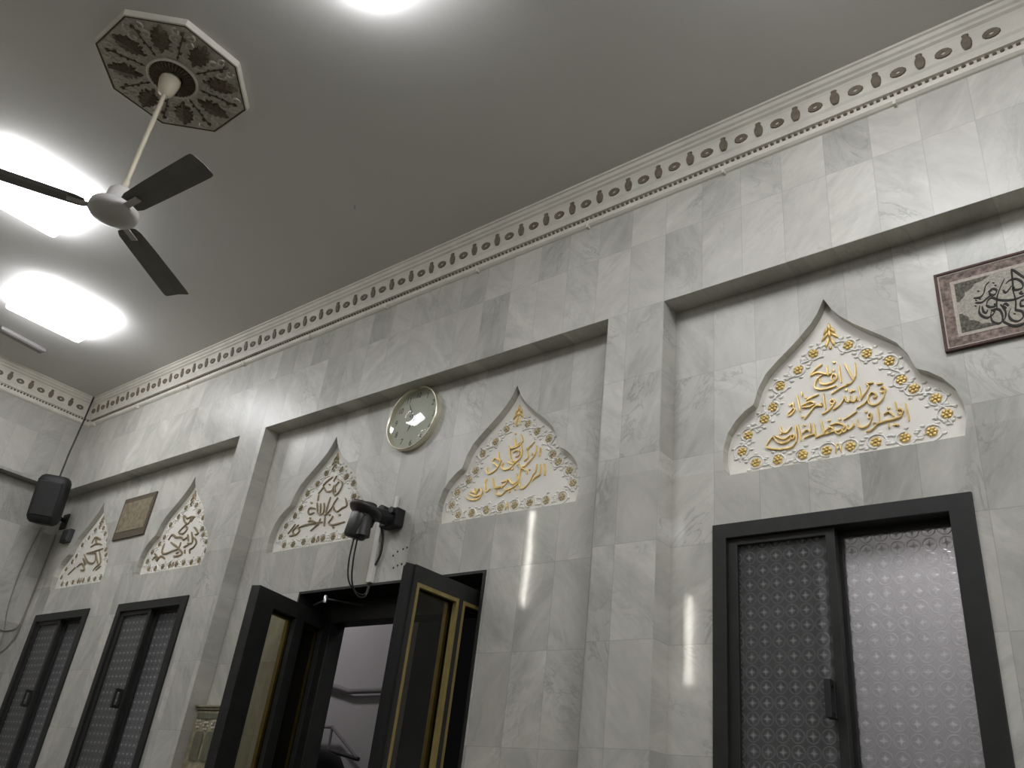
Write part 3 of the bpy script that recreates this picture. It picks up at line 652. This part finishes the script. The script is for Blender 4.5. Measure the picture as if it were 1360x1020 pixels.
k = MB()
for x, z in ((-3.43, 1.28), (-3.40, 1.30), (-3.36, 1.31), (-3.33, 1.315), (-3.41, 1.21), (-3.38, 1.22), (-3.35, 1.225)): k.lathe([(.0065, 0), (.0065, .0008)], (x, DB, H + z), 'y', 10)
k.build('drill_holes', M['black_plastic'], wall)

# ---------------------------------------------------------------- ornate panel by the pilaster
e = empty('ornate_panel', (-4.70, DB, H + .1), 'cream ornate panel with two dark arched panes half hidden by the door', 'panel')
pz1 = H + .487
MB().box(-4.855, -4.50, 2.945, 3.0, .7, pz1 - .03).build('board', M['cabinet'], e, .003)
MB().box(-4.865, -4.49, 2.93, 3.0, pz1 - .012, pz1).box(-4.86, -4.495, 2.938, 3.0, pz1 - .026, pz1 - .012).build('top_moulding', M['cabinet'], e, .003)
MB().box(-4.83, -4.52, 2.94, 2.95, pz1 - .075, pz1 - .045).build('frieze', M['cabinet_pane'], e)
for a in (-4.80, -4.685):
    lp = [(a, pz1 - .30), (a + .085, pz1 - .30), (a + .085, pz1 - .16), (a + .07, pz1 - .145), (a + .015, pz1 - .145), (a, pz1 - .16)]
    MB().prism(lp, 2.938, 2.95).build('pane', M['cabinet_pane'], e)
m = MB()
for x, z in ((-4.80, -.105), (-4.72, -.115), (-4.64, -.105), (-4.79, -.37), (-4.70, -.37), (-4.75, -.44), (-4.66, -.42), (-4.80, -.47), (-4.72, -.52)):
    for q in range(6): m.ball((x + .022 * math.cos(q * 1.05), 2.943, pz1 + z + .02 * math.sin(q * 1.05)), .009, .006, .008, 6, 4)
m.build('relief', M['rose_scroll'], e)

# ---------------------------------------------------------------- ceiling rose and fan
fx_, fy_ = -3.53, 1.035; zt = H + ZC
e = empty('ceiling_rose', (fx_ + .01, fy_, zt), 'octagonal taupe ceiling rose with dark leaves above the fan', 'ceiling rose')
cx_, cy_ = fx_ + .012, fy_ + .002
def octa(r, z): return [(cx_ + r * math.cos(math.radians(22.5 + 45 * i)), cy_ + r * math.sin(math.radians(22.5 + 45 * i)), z) for i in range(8)]
MB().rings([octa(.372, zt), octa(.368, zt - .03), octa(.36, zt - .032)], False, True).build('board', M['rose_board'], e)
MB().rings([octa(.386, zt), octa(.382, zt - .033), octa(.374, zt - .034), octa(.372, zt - .02)], False, False).build('rim', M['cornice'], e)
MB().rings([octa(.373, zt - .026), octa(.372, zt - .0345), octa(.366, zt - .0345), octa(.364, zt - .026)], False, False).build('inner_rim', M['rose_leaf'], e)
def oakleaf():
    half = [(.0, -.085), (.010, -.07), (.012, -.05), (.034, -.052), (.03, -.036), (.046, -.03), (.036, -.014), (.05, -.002), (.036, .012), (.044, .028), (.028, .034), (.03, .052), (.014, .054), (.008, .072), (0, .078)]
    lp = half + [(-x, y) for x, y in half[-2:0:-1]]
    k = MB(); n = len(lp); vs = [(x, y, 0) for x, y in lp] + [(x * .8, y * .9, -.009) for x, y in lp] + [(0, y * .85, -.016) for x, y in lp]
    fs = []
    for i in range(n):
        j = (i + 1) % n; fs += [(i, j, n + j, n + i), (n + i, n + j, 2 * n + j, 2 * n + i)]
    return k.add(vs, fs)
lm = oakleaf().xform(Matrix.Scale(1.12, 4)).mesh('leaf', M['rose_leaf'])
for i in range(8):
    a = PI / 4 * i; o = link('leaf', lm, e); o.location = (cx_ + .243 * math.cos(a), cy_ + .243 * math.sin(a), zt - .031); o.rotation_euler = (0, 0, a - PI / 2 + (.18 if i % 2 else -.18))
m = MB(); rnd = random.Random(3)
for i in range(8):
    dk = MB()
    a = PI / 4 * i + PI / 8; c, s = math.cos(a), math.sin(a)
    for q in range(6):
        r = .155 + .032 * q; sz = .0075 if q < 4 else .012
        dk.ball((cx_ + r * c - s * .008 * math.sin(q * 2), cy_ + r * s + c * .008 * math.sin(q * 2), zt - .034), sz, sz, .007, 6, 4)
    dk.tube([(cx_ + .14 * c, cy_ + .14 * s, zt - .034), (cx_ + .33 * c, cy_ + .33 * s, zt - .034)], .003, 5)
    dk.build('bead_stem', M['rose_leaf'], e)
    for g in (-1, 1):
        b = a + g * .2
        for rr_, ro in ((.03, .19), (.024, .265), (.022, .315)):
            bx_, by_ = cx_ + ro * math.cos(a + g * .16 * (.22 / ro)), cy_ + ro * math.sin(a + g * .16 * (.22 / ro))
            m.tube([(bx_ + rr_ * (1 - t / 16) * math.cos(b + g * t * .6), by_ + rr_ * (1 - t / 16) * math.sin(b + g * t * .6), zt - .034) for t in range(10)], .0055, 5)
m.build('scrollwork', M['rose_scroll'], e)
k = MB()
k.lathe([(.126, -.030), (.130, -.042), (.122, -.048), (.114, -.042)], (cx_, cy_, zt), 'z', 40, False); k.build('centre_ring', M['rose_scroll'], e)
k = MB()
for i in range(36):
    a = 2 * PI * i / 36; c, s = math.cos(a), math.sin(a)
    k.tube([(cx_ + .05 * c, cy_ + .05 * s, zt - .040), (cx_ + .09 * c, cy_ + .09 * s, zt - .046), (cx_ + .118 * c, cy_ + .118 * s, zt - .036)], [.004, .007, .008], 5)
k.lathe([(.03, -.036), (.118, -.036)], (cx_, cy_, zt), 'z', 36); k.build('ribbed_centre', M['rose_leaf'], e)

e = empty('ceiling_fan', (fx_, fy_, H + 2.3), 'white ceiling fan on a long rod with dark blades', 'ceiling fan')
MB().lathe([(.038, -.02), (.05, -.035), (.052, -.06), (.046, -.10), (.036, -.135), (.02, -.145), (.014, -.15)], (fx_, fy_, zt), 'z', 28).build('canopy', M['cream_metal'], e)
MB().tube([(fx_, fy_, zt - .13), (fx_, fy_, H + 2.44)], .0115, 12).build('down_rod', M['cream_metal'], e)
MB().lathe([(.014, 2.50), (.016, 2.465), (.024, 2.455), (.026, 2.435)], (fx_, fy_, H), 'z', 20).build('coupling', M['cream_metal'], e)
MB().lathe([(.02, 2.445), (.045, 2.44), (.057, 2.425), (.062, 2.37), (.064, 2.352), (.09, 2.345), (.108, 2.332), (.112, 2.315), (.108, 2.30), (.10, 2.292), (.06, 2.272), (.03, 2.265), (.012, 2.263)], (fx_, fy_, H), 'z', 36).build('motor', M['fan_motor'], e)
def blade():
    k = MB(); secs = []
    for u, w0, w1 in ((.125, -.042, .046), (.16, -.052, .058), (.30, -.058, .062), (.50, -.062, .066), (.64, -.064, .068), (.66, -.062, .064), (.665, -.055, .056)):
        sec = []
        for v, t in ((w0, 0), (w0 * .5, .006), (0, .009), (w1 * .5, .006), (w1, 0), (w1 * .5, .0035), (0, .0065), (w0 * .5, .0035)):
            sec.append((u, v, t))
        secs.append(sec)
    k.rings(secs, False, True); return k.xform(Matrix.Rotation(math.radians(-8), 4, 'X'))
bm_ = blade().mesh('blade', M['fan_blade'])
ar = MB().box(.075, .20, -.016, .016, -.006, .0).box(.075, .11, -.02, .02, -.012, .006); am = ar.mesh('blade_arm', M['fan_motor'])
for a in (4, 123, 243):
    o = link('blade', bm_, e); o.location = (fx_, fy_, H + 2.312); o.rotation_euler = (0, 0, math.radians(a))
    q = bpy.data.objects.new('blade_arm', am); COL.objects.link(q); q.parent = o

# ---------------------------------------------------------------- lamps
def led(x, y, label):
    e = empty('led_panel', (x, y, zt), label, 'ceiling light', 'square ceiling lights')
    MB().box(x - .27, x + .27, y - .27, y + .27, zt - .02, zt).build('housing', M['white_plastic'], e, .002)
    MB().box(x - .298, x + .298, y - .298, y + .298, zt - .085, zt - .0205).build('diffuser', M['led'], e, .025)
led(-5.15, 1.03, 'larger glowing square ceiling light beside the fan motor')
led(-6.445, 1.83, 'glowing square ceiling light nearest the room corner, below the fan light')
led(-2.05, 1.03, 'square ceiling light cut off at the top edge, just right of the ceiling rose')
led(-.55, 1.62, 'square ceiling light out of frame whose glow shows top right of the ceiling')
for x, y in ((1.05, 1.03), (3.4, 1.03), (.9, -2.0), (3.4, -2.0), (.9, -5.0), (3.4, -5.0), (2.8, -7.6)): led(x, y, 'added square fill light on the ceiling, out of view behind or right of the camera')  # more unseen panels added as fill, sited clear of visible wall reflections
for x, y, t1, tr in ((-5.31, -.455, 3.0, .008), (-5.585, -4.355, 3.16, .013)):
    e = empty('tube_light', (x, y, H + 2.1), 'upright fluorescent tube light on a column behind the camera', 'tube light', 'upright tube lights')
    MB().box(x - .03, x + .03, y - .02, y + .0, H + 2.0, H + t1 + .02).build('batten', M['white_plastic'], e)
    MB().lathe([(tr, 2.02), (tr, t1)], (x, y + .03, H), 'z', 12).build('tube', M['tube'], e)
e = empty('ceiling_vent', (-7.30, 1.87, zt), 'slim grey strip fixture on the ceiling beyond the corner light', 'vent')
vmx = Matrix.Translation((-7.30, 1.88, zt)) @ Matrix.Rotation(math.radians(8), 4, 'Z')
MB().box(-.045, .045, -.2, .2, -.03, 0, vmx).build('housing', M['vent_grey'], e, .006)
MB().box(-.03, .03, -.185, .185, -.034, -.028, vmx).build('grille', M['pipe'], e)
tag(MB().tube([(-3.472, 2.235, zt), (-3.472, 2.235, zt - .03), (-3.46, 2.235, zt - .04), (-3.45, 2.235, zt - .03)], .004, 6).build('ceiling_hook', M['steel']), 'tiny metal hook in the middle of the ceiling', 'hook')

# ---------------------------------------------------------------- outside, seen through the doorway and windows
struct(MB().box(-6.9, -5.40, 5.0, 5.15, 0, H + 4.0).build('wall_outside', M['yard_wall']), 'pale rendered wall seen through the open doorway', 'wall')
struct(MB().box(-1.66, 1.2, 4.6, 4.75, 0, H + 4.0).build('wall_yard', M['yard_block']), 'grey wall outside behind the large window', 'wall')
struct(MB().box(-14, 5, 3.3, 12, -.1, 0).build('ground_yard', M['yard_ground']), 'dark paved yard outside', 'ground')
tag(MB().tube([(-6.35, 4.95, H + 1.02), (-6.2, 4.95, H + 1.0), (-5.90, 4.95, H + .94), (-5.41, 4.95, H + .95)], .022, 8).build('pipe', M['pipe']), 'grey pipe crossing the pale wall seen through the doorway', 'pipe')
e = empty('wire_bracket', (-6.1, 4.9, H + .5), 'thin metal triangular bracket on the pale wall through the doorway', 'bracket')
MB().tube([(-6.3, 4.9, H + .65), (-5.97, 4.9, H + .647)], .013, 6).build('top_bar', M['pipe'], e)
MB().tube([(-5.97, 4.9, H + .647), (-5.96, 4.9, H + .47)], .011, 6).build('upright', M['pipe'], e)
MB().tube([(-5.97, 4.9, H + .647), (-5.58, 4.9, H + .415)], .011, 6).build('brace', M['pipe'], e)
MB().tube([(-6.3, 4.9, H + .485), (-5.96, 4.9, H + .467), (-5.57, 4.9, H + .415)], .017, 6).build('lower_bar', M['yard_metal'], e)
tag(MB().lathe([(.42, -1.5), (.42, .1), (.40, .3), (.33, .41), (.2, .45), (.02, .46)], (-5.83, 4.5, H), 'z', 28).build('water_butt', M['black_plastic']), 'dark rounded barrel low in the yard through the doorway', 'barrel')
